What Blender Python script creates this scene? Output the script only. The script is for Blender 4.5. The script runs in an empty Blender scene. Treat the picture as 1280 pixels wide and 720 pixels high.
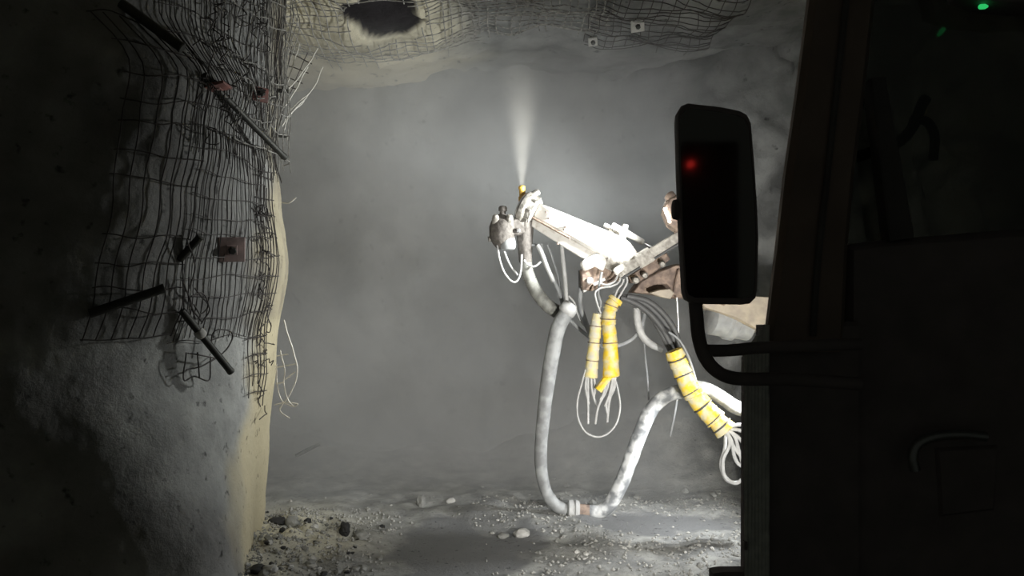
import bpy, math, random
from mathutils import Vector, Matrix, noise
from mathutils.bvhtree import BVHTree

random.seed(7)
sc = bpy.context.scene
C = sc.collection
F = 1000.0            # focal length in pixels of the 1280-wide frame
EYE = Vector((0, 0, 2.2))


def at(px, py, Y):
    """point of the place that lies on the sight line of a pixel, at distance Y"""
    return Vector(((px - 640) / F * Y, Y, EYE.z - (py - 360) / F * Y))


def lerp(a, b, t):
    return a + (b - a) * t


def sstep(a, b, x):
    t = max(0.0, min(1.0, (x - a) / (b - a)))
    return t * t * (3 - 2 * t)


def table(x, pts):
    if x <= pts[0][0]:
        return pts[0][1]
    for (a, va), (b, vb) in zip(pts, pts[1:]):
        if x <= b:
            t = (x - a) / (b - a)
            t = t * t * (3 - 2 * t)
            return lerp(va, vb, t)
    return pts[-1][1]


def fbm(p, f, octaves=4):
    return noise.fractal(Vector(p) * f, 1.0, 2.0, octaves)


# ------------------------------------------------------------------ materials
def new_mat(name):
    m = bpy.data.materials.new(name)
    m.use_nodes = True
    nt = m.node_tree
    b = nt.nodes['Principled BSDF']
    return m, nt, b


def simple(name, col, rough=0.6, metal=0.0, var=0.25, scale=18.0, bump=0.15, dist=0.01, col2=None, ramp=(0.35, 0.7), spec=0.5):
    m, nt, b = new_mat(name)
    tc = nt.nodes.new('ShaderNodeTexCoord')
    n = nt.nodes.new('ShaderNodeTexNoise')
    n.inputs['Scale'].default_value = scale
    n.inputs['Detail'].default_value = 6
    nt.links.new(tc.outputs['Object'], n.inputs['Vector'])
    cr = nt.nodes.new('ShaderNodeValToRGB')
    c2 = col2 or tuple(c * (1 - var) for c in col)
    cr.color_ramp.elements[0].position = ramp[0]
    cr.color_ramp.elements[1].position = ramp[1]
    cr.color_ramp.elements[0].color = (*c2, 1)
    cr.color_ramp.elements[1].color = (*col, 1)
    nt.links.new(n.outputs['Fac'], cr.inputs['Fac'])
    nt.links.new(cr.outputs['Color'], b.inputs['Base Color'])
    b.inputs['Roughness'].default_value = rough
    b.inputs['Metallic'].default_value = metal
    b.inputs['Specular IOR Level'].default_value = spec
    if bump:
        bp = nt.nodes.new('ShaderNodeBump')
        bp.inputs['Strength'].default_value = bump
        bp.inputs['Distance'].default_value = dist
        nt.links.new(n.outputs['Fac'], bp.inputs['Height'])
        nt.links.new(bp.outputs['Normal'], b.inputs['Normal'])
    return m


def rock_mat(name, base, light, warm_light=None, dark=None, scale=2.2, bump=0.6, rough=0.85):
    """sprayed concrete / rock: mottled base; the mesh attributes 'warm' (warm lamp light put into the colour) and 'bare' (bare dark rock) choose where each lies"""
    m, nt, b = new_mat(name)
    L = nt.links.new
    tc = nt.nodes.new('ShaderNodeTexCoord')
    n1 = nt.nodes.new('ShaderNodeTexNoise'); n1.inputs['Scale'].default_value = scale; n1.inputs['Detail'].default_value = 9
    n1.inputs['Roughness'].default_value = 0.65
    L(tc.outputs['Object'], n1.inputs['Vector'])
    cr = nt.nodes.new('ShaderNodeValToRGB')
    cr.color_ramp.elements[0].position = 0.36; cr.color_ramp.elements[0].color = (*base, 1)
    cr.color_ramp.elements[1].position = 0.66; cr.color_ramp.elements[1].color = (*light, 1)
    L(n1.outputs['Fac'], cr.inputs['Fac'])
    last = cr.outputs['Color']
    for attr, col in (('warm_light', warm_light), ('bare', dark)):
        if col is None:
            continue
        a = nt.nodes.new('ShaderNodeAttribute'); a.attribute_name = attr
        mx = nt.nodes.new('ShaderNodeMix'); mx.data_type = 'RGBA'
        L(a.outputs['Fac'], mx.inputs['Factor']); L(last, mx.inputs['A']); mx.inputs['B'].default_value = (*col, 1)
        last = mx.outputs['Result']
    # small dark pits
    n2 = nt.nodes.new('ShaderNodeTexNoise'); n2.inputs['Scale'].default_value = scale * 5.5; n2.inputs['Detail'].default_value = 5
    L(tc.outputs['Object'], n2.inputs['Vector'])
    cr2 = nt.nodes.new('ShaderNodeValToRGB')
    cr2.color_ramp.elements[0].position = 0.27; cr2.color_ramp.elements[0].color = (0.28, 0.28, 0.28, 1)
    cr2.color_ramp.elements[1].position = 0.37; cr2.color_ramp.elements[1].color = (1, 1, 1, 1)
    L(n2.outputs['Fac'], cr2.inputs['Fac'])
    mu = nt.nodes.new('ShaderNodeMix'); mu.data_type = 'RGBA'; mu.blend_type = 'MULTIPLY'; mu.inputs['Factor'].default_value = 1
    L(last, mu.inputs['A']); L(cr2.outputs['Color'], mu.inputs['B'])
    L(mu.outputs['Result'], b.inputs['Base Color'])
    b.inputs['Roughness'].default_value = rough
    b.inputs['Specular IOR Level'].default_value = 0.3
    n3 = nt.nodes.new('ShaderNodeTexNoise'); n3.inputs['Scale'].default_value = scale * 9; n3.inputs['Detail'].default_value = 7
    n3.inputs['Roughness'].default_value = 0.7
    L(tc.outputs['Object'], n3.inputs['Vector'])
    bp = nt.nodes.new('ShaderNodeBump'); bp.inputs['Strength'].default_value = bump; bp.inputs['Distance'].default_value = 0.03
    L(n3.outputs['Fac'], bp.inputs['Height']); L(bp.outputs['Normal'], b.inputs['Normal'])
    return m


def emit(name, col, strength):
    m, nt, b = new_mat(name)
    b.inputs['Base Color'].default_value = (*col, 1)
    b.inputs['Emission Color'].default_value = (*col, 1)
    b.inputs['Emission Strength'].default_value = strength
    return m


M = {}
M['shotcrete'] = rock_mat('sprayed_concrete', (0.25, 0.255, 0.245), (0.43, 0.435, 0.415), warm_light=(0.52, 0.46, 0.31), dark=(0.10, 0.092, 0.092))
M['tunnel'] = rock_mat('tunnel_rock', (0.16, 0.165, 0.16), (0.34, 0.345, 0.335), warm_light=(0.60, 0.555, 0.42), dark=(0.012, 0.010, 0.0115), scale=1.6)
M['ground'] = rock_mat('muck_ground', (0.2, 0.202, 0.195), (0.43, 0.43, 0.405), warm_light=(0.66, 0.62, 0.49), dark=(0.19, 0.193, 0.195), scale=4.0, bump=0.8)
M['stone'] = simple('broken_stone', (0.30, 0.30, 0.28), 0.85, var=0.4, scale=9, bump=0.5, dist=0.02)
M['chips'] = simple('stone_chips', (0.42, 0.415, 0.385), 0.85, var=0.5, scale=3, bump=0)
M['stone_pale'] = simple('pale_stone', (0.55, 0.54, 0.51), 0.8, var=0.3, scale=8, bump=0.4, dist=0.02)
M['stone_dark'] = simple('black_stone', (0.025, 0.025, 0.025), 0.8, var=0.4, scale=9, bump=0.5, dist=0.02)
M['wire'] = simple('rusty_wire', (0.07, 0.062, 0.058), 0.6, 0.4, scale=30, bump=0.0)
M['wire_pale'] = simple('dusted_wire', (0.42, 0.41, 0.37), 0.8, 0.0, scale=25, bump=0.0, col2=(0.12, 0.115, 0.11))
M['wire_bright'] = simple('bare_wire', (0.66, 0.64, 0.58), 0.5, 0.2, scale=25, bump=0.0)
M['bolt'] = simple('dull_bolt_steel', (0.06, 0.06, 0.053), 0.55, 0.5, scale=20, bump=0.2)
M['plate_red'] = simple('red_primed_plate', (0.33, 0.13, 0.11), 0.7, 0.0, scale=14, bump=0.3, col2=(0.2, 0.12, 0.11))
M['plate_pink'] = simple('faded_pink_plate', (0.42, 0.30, 0.28), 0.75, 0.0, scale=14, bump=0.3, col2=(0.26, 0.2, 0.19))
M['plate_grey'] = simple('dusted_plate', (0.55, 0.54, 0.50), 0.75, 0.0, scale=14, bump=0.3)
M['boom'] = simple('white_boom_paint', (0.86, 0.83, 0.78), 0.45, 0.0, scale=16, bump=0.15, col2=(0.62, 0.57, 0.5), ramp=(0.28, 0.46))
M['boom_dirty'] = simple('concrete_caked_steel', (0.56, 0.53, 0.48), 0.8, 0.0, scale=24, bump=0.8, dist=0.02, col2=(0.27, 0.25, 0.22))
M['collar_grey'] = simple('dusty_collar', (0.34, 0.32, 0.29), 0.7, 0.0, scale=24, bump=0.6, dist=0.02, col2=(0.16, 0.15, 0.13))
M['motor_grey'] = simple('grimy_motor', (0.155, 0.14, 0.125), 0.75, 0.0, scale=24, bump=0.6, dist=0.02, col2=(0.08, 0.07, 0.062))
M['boom_brown'] = simple('brown_caked_steel', (0.36, 0.27, 0.21), 0.85, 0.0, scale=16, bump=0.8, dist=0.02, col2=(0.16, 0.12, 0.10))
M['tan'] = simple('tan_steel', (0.50, 0.43, 0.33), 0.7, 0.0, scale=12, bump=0.3, col2=(0.36, 0.31, 0.25))
M['chrome'] = simple('dull_chrome', (0.8, 0.8, 0.8), 0.3, 0.8, scale=10, bump=0.0)
M['yellow_nozzle'] = simple('yellow_nozzle', (0.85, 0.52, 0.08), 0.5, scale=20, bump=0.1)
M['wrap'] = simple('yellow_wrap', (0.86, 0.60, 0.035), 0.55, scale=13, bump=0.5, dist=0.02, col2=(0.66, 0.60, 0.40), ramp=(0.38, 0.6))
M['wrap_pale'] = simple('caked_yellow_wrap', (0.80, 0.66, 0.25), 0.65, scale=13, bump=0.5, dist=0.02, col2=(0.62, 0.59, 0.48), ramp=(0.4, 0.62))
M['hose'] = simple('caked_concrete_hose', (0.74, 0.75, 0.75), 0.6, scale=9, bump=0.5, dist=0.02, col2=(0.24, 0.25, 0.26), ramp=(0.42, 0.6))
M['hose_mottled'] = simple('mottled_hose', (0.40, 0.41, 0.41), 0.6, scale=8, bump=0.5, dist=0.02, col2=(0.24, 0.245, 0.245), ramp=(0.42, 0.64))
M['hose_grey'] = simple('dusty_grey_hose', (0.34, 0.35, 0.355), 0.7, scale=14, bump=0.2)
M['hose_dark'] = simple('dark_rubber_hose', (0.10, 0.10, 0.10), 0.6, scale=14, bump=0.2)
M['hose_pale'] = simple('pale_caked_hose', (0.55, 0.55, 0.54), 0.65, scale=20, bump=0.2)
M['ribbed'] = simple('ribbed_hose_grey', (0.30, 0.30, 0.27), 0.7, scale=20, bump=0.2, col2=(0.16, 0.16, 0.145))
M['rubber'] = simple('black_rubber', (0.15, 0.135, 0.13), 0.8, scale=10, bump=0.2, spec=0.2)
M['cab_paint'] = simple('dark_cab_trim', (0.30, 0.225, 0.19), 0.75, scale=6, bump=0.1, spec=0.2)
M['black_plastic'] = simple('black_plastic', (0.24, 0.2, 0.2), 0.7, scale=10, bump=0.1, spec=0.2)
M['ridged'] = simple('ridged_rubber', (0.7, 0.69, 0.65), 0.75, scale=40, bump=0.4)
M['handle'] = simple('satin_handle', (0.3, 0.3, 0.3), 0.35, 0.8, scale=10, bump=0.0)
M['tyre'] = simple('tyre_rubber', (0.03, 0.03, 0.03), 0.85, scale=12, bump=0.3)

m, nt, b = new_mat('mirror_glass')
b.inputs['Base Color'].default_value = (0.14, 0.13, 0.125, 1); b.inputs['Metallic'].default_value = 1; b.inputs['Roughness'].default_value = 0.05
M['mirror'] = m
m, nt, b = new_mat('dirty_window_glass')
g = nt.nodes.new('ShaderNodeBsdfGlossy'); g.inputs['Roughness'].default_value = 0.08
t = nt.nodes.new('ShaderNodeBsdfTransparent'); t.inputs['Color'].default_value = (0.24, 0.245, 0.22, 1)
mx = nt.nodes.new('ShaderNodeMixShader'); mx.inputs[0].default_value = 0.05
nt.links.new(t.outputs[0], mx.inputs[1]); nt.links.new(g.outputs[0], mx.inputs[2])
nt.links.new(mx.outputs[0], nt.nodes['Material Output'].inputs['Surface'])
M['glass'] = m
m, nt, b = new_mat('wet_mud')
M['wet'] = simple('wet_mud', (0.06, 0.062, 0.064), 0.5, scale=5, bump=0.25, dist=0.01, col2=(0.10, 0.10, 0.10), spec=0.3)
M['led'] = emit('work_lamp_led', (1.0, 0.97, 0.92), 60.0)
M['headlamp'] = emit('headlamp_lens', (1.0, 0.93, 0.78), 6.0)
M['green'] = emit('green_indicator', (0.05, 1.0, 0.25), .5)
M['red'] = emit('red_marker', (1.0, 0.05, 0.04), 1.6)


# ------------------------------------------------------------------ mesh helpers
class MB:
    def __init__(s):
        s.v, s.f = [], []

    def add(s, vs, fs):
        o = len(s.v)
        s.v += [tuple(v) for v in vs]
        s.f += [tuple(i + o for i in f) for f in fs]
        return s

    def loft(s, rings, caps=True, closed=False):
        n = len(rings[0]); o = len(s.v)
        for r in rings:
            s.v += [tuple(p) for p in r]
        k = len(rings)
        for i in range(k if closed else k - 1):
            a, b_ = o + i * n, o + ((i + 1) % k) * n
            for j in range(n):
                s.f.append((a + j, a + (j + 1) % n, b_ + (j + 1) % n, b_ + j))
        if caps and not closed:
            s.f.append(tuple(o + j for j in reversed(range(n))))
            s.f.append(tuple(o + (k - 1) * n + j for j in range(n)))
        return s

    def tube(s, pts, r, sides=8, caps=True):
        pts = [Vector(p) for p in pts]
        rr = r if isinstance(r, (list, tuple)) else [r] * len(pts)
        rings, nrm = [], None
        for i, p in enumerate(pts):
            t = (pts[min(i + 1, len(pts) - 1)] - pts[max(i - 1, 0)])
            if t.length < 1e-9:
                t = Vector((0, 0, 1))
            t.normalize()
            if nrm is None:
                nrm = t.orthogonal().normalized()
            else:
                nrm = (nrm - t * nrm.dot(t))
                nrm = nrm.normalized() if nrm.length > 1e-6 else t.orthogonal().normalized()
            bn = t.cross(nrm)
            rings.append([p + (nrm * math.cos(2 * math.pi * j / sides) + bn * math.sin(2 * math.pi * j / sides)) * rr[i] for j in range(sides)])
        return s.loft(rings, caps)

    def lathe(s, p0, p1, prof, sides=24):
        """profile [(t along p0-p1, radius)]"""
        p0, p1 = Vector(p0), Vector(p1)
        t = (p1 - p0); n = t.normalized().orthogonal().normalized(); bn = t.normalized().cross(n)
        return s.loft([[p0 + t * a + (n * math.cos(2 * math.pi * j / sides) + bn * math.sin(2 * math.pi * j / sides)) * r for j in range(sides)] for a, r in prof])

    def beam(s, p0, p1, w0, h0, w1=None, h1=None, ch=0.15, up=Vector((0, 0, 1)), segs=1):
        """chamfered box beam from p0 to p1: w = depth, h = height of its section"""
        p0, p1 = Vector(p0), Vector(p1)
        w1 = w0 if w1 is None else w1; h1 = h0 if h1 is None else h1
        t = (p1 - p0).normalized(); side = t.cross(up).normalized(); u = side.cross(t).normalized()
        rings = []
        e = 0.012
        L = (p1 - p0).length
        stops = [(0, 0.93), (min(0.3, e / L), 1)] + [(i / segs, 1) for i in range(1, segs)] + [(1 - min(0.3, e / L), 1), (1, 0.93)]
        for a, k in stops:
            w, h = lerp(w0, w1, a) / 2 * k, lerp(h0, h1, a) / 2 * k
            c = ch * min(w, h)
            P = p0.lerp(p1, a)
            rings.append([P + side * x + u * y for x, y in ((-w + c, -h), (w - c, -h), (w, -h + c), (w, h - c), (w - c, h), (-w + c, h), (-w, h - c), (-w, -h + c))])
        return s.loft(rings)

    def box(s, lo, hi, ch=0.06):
        lo, hi = Vector(lo), Vector(hi)
        c = (lo + hi) / 2; d = hi - lo
        return s.beam((c.x, c.y, lo.z), (c.x, c.y, hi.z), d.y, d.x, ch=ch, up=Vector((1, 0, 0)))

    def prism(s, pts, depth, ch=0.008):
        """outline of 3-D points (seen from the front, -y) pushed back by depth along y, chamfered at the front"""
        pts = [Vector(p) for p in pts]
        c = sum(pts, Vector()) / len(pts)
        d = Vector((0, depth, 0))
        ins = [p + (c - p).normalized() * ch for p in pts]
        e = Vector((0, ch, 0))
        return s.loft([ins, [p + e for p in pts], [p + d - e for p in pts], [p + d for p in ins]])

    def rock(s, c, r, seed, sub=2, flat=0.75):
        import bmesh
        bm = bmesh.new(); bmesh.ops.create_icosphere(bm, subdivisions=sub, radius=1.0)
        off = Vector((seed * 3.1, seed * 1.7, seed * 0.9))
        st = Vector((random.uniform(.8, 1.3), random.uniform(.7, 1.1), flat * random.uniform(.8, 1.2)))
        rot = Matrix.Rotation(random.uniform(0, 6.28), 3, 'Z')
        vs = []
        for v in bm.verts:
            k = 1 + 0.42 * noise.noise(v.co * 1.1 + off) + 0.18 * noise.noise(v.co * 2.7 + off)
            p = v.co * k
            p = Vector((p.x * st.x, p.y * st.y, p.z * st.z))
            vs.append(Vector(c) + (rot @ p) * r)
        s.add(vs, [[v.index for v in f.verts] for f in bm.faces])
        bm.free()
        return s

    def build(s, name, mat, parent=None, smooth=True, angle=40):
        me = bpy.data.meshes.new(name)
        me.from_pydata(s.v, [], s.f)
        me.update()
        if smooth:
            me.shade_smooth()
            try:
                me.set_sharp_from_angle(angle=math.radians(angle))
            except Exception:
                pass
        o = bpy.data.objects.new(name, me)
        o.data.materials.append(M[mat] if isinstance(mat, str) else mat)
        C.objects.link(o)
        if parent is not None:
            o.parent = parent
            o.matrix_parent_inverse = parent.matrix_world.inverted() if parent.type == 'MESH' else Matrix.Translation(-parent.location)
        return o


def tag(o, label, cat, group=None, kind=None):
    o['label'] = label; o['category'] = cat
    if group: o['group'] = group
    if kind: o['kind'] = kind
    return o


def thing(name, label, cat, loc, group=None):
    o = bpy.data.objects.new(name, None); C.objects.link(o)
    o.location = loc; o.empty_display_size = 0.1
    return tag(o, label, cat, group)


def struct(o):
    o['kind'] = 'structure'
    return o


def spline(pts, n=10):
    """Catmull-Rom through the points"""
    pts = [Vector(p) for p in pts]
    P = [pts[0] * 2 - pts[1]] + pts + [pts[-1] * 2 - pts[-2]]
    out = []
    for i in range(1, len(P) - 2):
        p0, p1, p2, p3 = P[i - 1:i + 3]
        for k in range(n):
            t = k / n
            out.append(0.5 * ((2 * p1) + (-p0 + p2) * t + (2 * p0 - 5 * p1 + 4 * p2 - p3) * t * t + (-p0 + 3 * p1 - 3 * p2 + p3) * t ** 3))
    out.append(pts[-1])
    return out


def grid_mesh(name, fn, us, vs, mat, attrs=None, flip=False):
    nu, nv = len(us), len(vs)
    verts = [fn(u, v) for v in vs for u in us]
    faces = []
    for j in range(nv - 1):
        for i in range(nu - 1):
            a = j * nu + i
            q = (a, a + 1, a + nu + 1, a + nu)
            faces.append(q[::-1] if flip else q)
    mb = MB(); mb.add(verts, faces)
    o = mb.build(name, mat, angle=180)
    for an, f in (attrs or {}).items():
        at_ = o.data.attributes.new(an, 'FLOAT', 'POINT')
        at_.data.foreach_set('value', [float(f(u, v, verts[j * nu + i])) for j, v in enumerate(vs) for i, u in enumerate(us)])
    return o


def linspace(a, b, n):
    return [a + (b - a) * i / (n - 1) for i in range(n)]


# ------------------------------------------------------------------ the setting
# floor
def floor_z(x, y):
    z = 0.05 * fbm((x, y, 3), 0.8, 3) + 0.035 * fbm((x, y, 9), 3.2, 5)
    # muck heaped along the foot of the buttress, at the face and on the machine's side
    d = math.hypot((x + 2.45) / 1.0, (y - 5.75) / 1.5)
    z += 0.42 * max(0, 1 - d) ** 1.2 * (0.8 + 0.6 * noise.noise(Vector((x * 3, y * 3, 1))))
    d = math.hypot((x + 1.9) / 0.9, (y - 7.0) / 0.9)
    z += 0.15 * max(0, 1 - d) * (0.8 + 0.7 * noise.noise(Vector((x * 5, y * 5, 4))))
    z += 0.65 * sstep(8.6, 10.4, y + 0.35 * noise.noise(Vector((x, 0, 7)))) * sstep(-0.5, 2.2, x)
    z += 0.25 * sstep(9.4, 10.6, y)
    # smooth wet hollows
    for (cx, cy, rx, ry) in WET:
        d = math.hypot((x - cx) / rx, (y - cy) / ry)
        k = sstep(1.25, 0.75, d)
        z = lerp(z, -0.02, k)
    return z


WET = [(-0.42, 6.75, 0.62, 0.85), (1.32, 7.52, 0.62, 0.34)]


def wetness(x, y):
    k = 0
    for (cx, cy, rx, ry) in WET:
        d = math.hypot((x - cx) / rx, (y - cy) / ry) + 0.55 * noise.noise(Vector((x * 2.3, y * 2.3, 2))) + .2 * noise.noise(Vector((x * 7, y * 7, 2)))
        k = max(k, sstep(1.15, 0.85, d))
    return k


fx = linspace(-6.5, 5.0, 300)
fy = [lerp(-1.5, 4.5, i / 40) for i in range(40)] + linspace(4.5, 11.2, 260)
floor = grid_mesh('floor', lambda u, v: Vector((u, v, floor_z(u, v))), fx, fy, 'ground',
                  {'warm_light': lambda u, v, p: sstep(-1.0, -2.1, u + 0.3 * noise.noise(Vector((u * 2, v * 2, 0)))) * 0.9 * sstep(8.4, 7.2, v),  # warm headlamp light painted into the left floor colour
                   'bare': lambda u, v, p: max(wetness(u, v) * 0.92, 0.5 * sstep(0.1, 0.5, noise.noise(Vector((u * 1.7, v * 1.7, 5)))))})
struct(floor)

# the buttress on the left: a rounded nose between two headings
Z_B = [(0.0, -.31), (0.29, -.335), (1.0, -.405), (1.56, -.48), (2.2, -.435), (2.78, -.405), (3.3, -.385), (3.6, -.375), (4.1, -.47), (5.2, -.50)]
Z_D = [(0.0, -.06), (.26, -.04), (.86, -.01), (1.6, .06), (2.4, .165), (3.0, .10), (3.47, .035), (4.0, .07), (4.7, .09), (5.4, .10)]


def nose_ctrl(z):
    sh = (table(z, Z_B) + .445) * .75; dx = table(z, Z_D)
    return [Vector((-8.5, 4.2, z)), Vector((-6.0, 4.55, z)), Vector((-4.5, 4.68, z)), Vector((-3.7, 4.79, z)), Vector((-.64 * 4.9, 4.9, z)), Vector(((-.56 + sh * .7) * 5.02, 5.02, z)), Vector(((-.48 + sh) * 5.22, 5.22, z)),
            Vector(((-.41 + sh * .7) * 5.58 + dx * .15, 5.58, z)), Vector(((-.35 + sh * .25) * 6.1 + dx * .5, 6.1, z)), Vector((-.317 * 6.6 + dx * .85, 6.6, z)), Vector((-.306 * 7.0 + dx, 7.0, z)),
            Vector((-2.36 + dx, 7.55, z)), Vector((-3.3, 8.05, z)), Vector((-5.2, 8.25, z)), Vector((-6.3, 9.2, z)), Vector((-5.6, 11.2, z))]


def wall_left_pt(u, z):
    P = nose_ctrl(z); n = len(P) - 1
    t = u * n; i = min(int(t), n - 1); t -= i
    p1, p2 = P[i], P[i + 1]
    p0 = P[i - 1] if i else p1 * 2 - p2
    p3 = P[i + 2] if i + 2 <= n else p2 * 2 - p1
    p = 0.5 * ((2 * p1) + (-p0 + p2) * t + (2 * p0 - 5 * p1 + 4 * p2 - p3) * t * t + (-p0 + 3 * p1 - 3 * p2 + p3) * t ** 3)
    d = 0.5 * ((-p0 + p2) + 2 * (2 * p0 - 5 * p1 + 4 * p2 - p3) * t + 3 * (-p0 + 3 * p1 - 3 * p2 + p3) * t * t)
    nrm = Vector((d.y, -d.x, 0)).normalized()
    calm = sstep(6.9, 6.2, p.y) * 0.75 + 0.25
    h = (0.06 * fbm(p, 0.7, 2) + 0.016 * fbm(p + Vector((5, 5, 5)), 2.6, 3)) * calm + 0.005 * fbm(p, 8, 3)
    return p + nrm * h, nrm


US = linspace(0, 0.19, 14) + linspace(0.2, 0.76, 330) + linspace(0.77, 1, 30)
ZS = linspace(-0.4, 5.3, 220)


def warm_light_left(u, z, p):
    # warm lamp light painted on the rim of the nose, widest low down
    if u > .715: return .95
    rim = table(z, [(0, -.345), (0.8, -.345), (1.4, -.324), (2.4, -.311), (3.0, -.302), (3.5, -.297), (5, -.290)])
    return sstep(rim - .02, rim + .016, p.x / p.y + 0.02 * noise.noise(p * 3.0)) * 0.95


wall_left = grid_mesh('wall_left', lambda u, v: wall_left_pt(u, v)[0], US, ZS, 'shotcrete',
                      {'warm_light': warm_light_left, 'bare': lambda u, z, p: max(0.45 * sstep(0.1, 0.5, noise.noise(p * 1.3 + Vector((3, 0, 0)))), 0.55 * sstep(1.80, 2.0, z + .12 * noise.noise(p * 2.5)) * (.75 + .5 * noise.noise(p * 4)))})
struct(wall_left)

# ceiling
def ceil_z(x, y):
    z = 4.93 - 0.05 * max(0, abs(x - 0.9) - 1.6) ** 2.2
    z += 0.12 * fbm((x, y, 20), 0.7, 3) + 0.05 * fbm((x, y, 31), 2.6, 4)
    z += 0.20 * math.sin(x * 2.2 + 0.6) * 0.35
    z -= 0.16 * math.exp(-((x + 1.55) / 0.9) ** 2) * sstep(7.3, 8.6, y)
    d = math.hypot((x + 1.22) / 0.36, (y - 7.75) / 0.42) + 0.35 * noise.noise(Vector((x * 4, y * 4, 8)))
    z += 0.06 * sstep(1.1, 0.8, d)
    return z


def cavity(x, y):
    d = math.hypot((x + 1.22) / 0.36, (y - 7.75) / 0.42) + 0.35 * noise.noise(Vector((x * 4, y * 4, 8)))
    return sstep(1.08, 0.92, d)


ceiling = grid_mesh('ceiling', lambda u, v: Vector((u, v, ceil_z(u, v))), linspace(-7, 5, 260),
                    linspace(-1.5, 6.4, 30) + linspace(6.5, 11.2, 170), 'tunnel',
                    {'warm_light': lambda x, y, p: 0.9 * sstep(-0.1, -1.1, x + 0.5 * noise.noise(p * 1.5)),  # warm headlamp light tinted into the left of the roof
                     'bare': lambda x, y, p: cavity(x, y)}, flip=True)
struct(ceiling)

# face of the heading and the far side wall
def wall_back_pt(u, z):
    p = Vector((u, 10.35 + 0.3 * math.sin(u * 0.8) - 1.2 * sstep(.8, 2.8, u), z))
    h = 0.35 * fbm(p, 0.6, 3) + lerp(.10, .17, sstep(.8, 2, u)) * fbm(p, 2.4, 6)
    p.y += h - 0.25 * sstep(3.2, 5.2, z)
    return p


struct(grid_mesh('wall_back', wall_back_pt, linspace(-7, 4.8, 190), linspace(-0.4, 5.6, 110), 'tunnel', {'warm_light': lambda u, z, p: 0, 'bare': lambda u, z, p: 0.45 * sstep(0.0, 0.5, noise.noise(p * 0.9))}))


def wall_right_pt(y, z):
    x = 4.25 - 0.9 * sstep(7.6, 10.2, y) - 0.10 * max(0, z - 2.4) ** 2
    p = Vector((x, y, z))
    p.x += 0.30 * fbm(p, 0.6, 3) + 0.17 * fbm(p, 2.3, 6)
    return p


struct(grid_mesh('wall_right', wall_right_pt, linspace(-1.5, 6, 40) + linspace(6.1, 11.2, 100), linspace(-0.4, 5.4, 110), 'tunnel', {'warm_light': lambda u, z, p: 0, 'bare': lambda u, z, p: 0.45 * sstep(0.0, 0.5, noise.noise(p * 0.9))}, flip=True))

# ------------------------------------------------------------------ wire mesh on the buttress
def u_of(px, z):
    """parameter of the buttress surface that is seen on the sight line px at height z"""
    r = (px - 640) / F
    lo, hi = 0.19, 0.672
    for _ in range(30):
        mid = (lo + hi) / 2
        p = wall_left_pt(mid, z)[0]
        if p.x / p.y < r: lo = mid
        else: hi = mid
    return lo


def on_wall(px, py, off=0.0):
    z = 2.2
    for _ in range(8):
        u = u_of(px, z); p, n = wall_left_pt(u, z)
        z = EYE.z - (py - 360) / F * p.y
    return p + n * off, n, u, z


def wire_panel(px0, px1, z0, z1, du, dz, seed, r=0.0045, off=0.035, wob=0.02, skip=0.04, shear=0.0, ragged=0.0):
    rnd = random.Random(seed)
    u0, u1 = u_of(px0, (z0 + z1) / 2), (u_of(px1, (z0 + z1) / 2) if px1 < 352 else px1 / 1000)
    mb = MB()

    def pt(u, z):
        p, n = wall_left_pt(max(0.1, min(u, .8)), z)
        q = p + n * (off + wob * noise.noise(Vector((u * 40 + seed, z * 2.3, seed))))
        q += Vector((0, 0, 0.03 * noise.noise(Vector((u * 30, z * 3, seed + 9)))))
        return q
    nu = max(2, int((u1 - u0) / du)); nz = max(2, int((z1 - z0) / dz))
    for i in range(nu + 1):
        if rnd.random() < skip: continue
        u = u0 + (u1 - u0) * i / nu + rnd.uniform(-.12, .12) * du
        a, b_ = z0 + rnd.uniform(-ragged, ragged) - 0.004, z1 + rnd.uniform(-ragged, ragged)
        k = max(4, int((b_ - a) / 0.07))
        ph = rnd.uniform(0, 50)
        pts = [pt(u + shear * (z - z0) + 0.25 * du * noise.noise(Vector((z * 1.7, ph, seed))), z) for z in linspace(a, b_, k)]
        mb.tube(pts, r, 5)
    for j in range(nz + 1):
        if rnd.random() < skip and j: continue
        z = z0 + (z1 - z0) * j / nz + rnd.uniform(-.08, .08) * dz
        k = max(5, int((u1 - u0) / 0.006)); ph = rnd.uniform(0, 50)
        pts = [pt(u + shear * (z - z0), z + 0.35 * dz * noise.noise(Vector((u * 22, ph, seed)))) for u in linspace(u0 - .004, u1 + .003, k)]
        mb.tube(pts, r, 5)
    return mb


tag(wire_panel(142, 238, 1.86, 3.95, 0.0140, 0.165, 11).build('wire_mesh_panel', 'wire'),
    'dark wire mesh panel on the shaded face of the buttress with a straight lower edge', 'wire mesh', 'mesh sheets on the buttress')
tag(wire_panel(236, 334, 1.84, 3.3, 0.0064, 0.135, 23, shear=-0.002, r=.0036).build('wire_mesh_panel', 'wire'),
    'rusty wire mesh panel on the lit flank of the buttress, below the long slanting bolt', 'wire mesh', 'mesh sheets on the buttress')
tag(wire_panel(205, 345, 3.15, 4.75, 0.0054, 0.15, 37, r=.0038, off=.05, wob=.05, skip=.1, ragged=.1).build('wire_mesh_panel', 'wire'),
    'dense crumpled wire mesh panel high on the buttress, around the red plates', 'wire mesh', 'mesh sheets on the buttress')
tag(wire_panel(250, 344, 3.3, 4.75, 0.0090, 0.2, 41, off=.10, wob=.08, skip=.15, shear=0.02, ragged=.2).build('wire_mesh_panel', 'wire_pale'),
    'pale dusted layer of loose mesh lying over the dense mesh near the roof', 'wire mesh', 'mesh sheets on the buttress')
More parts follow.
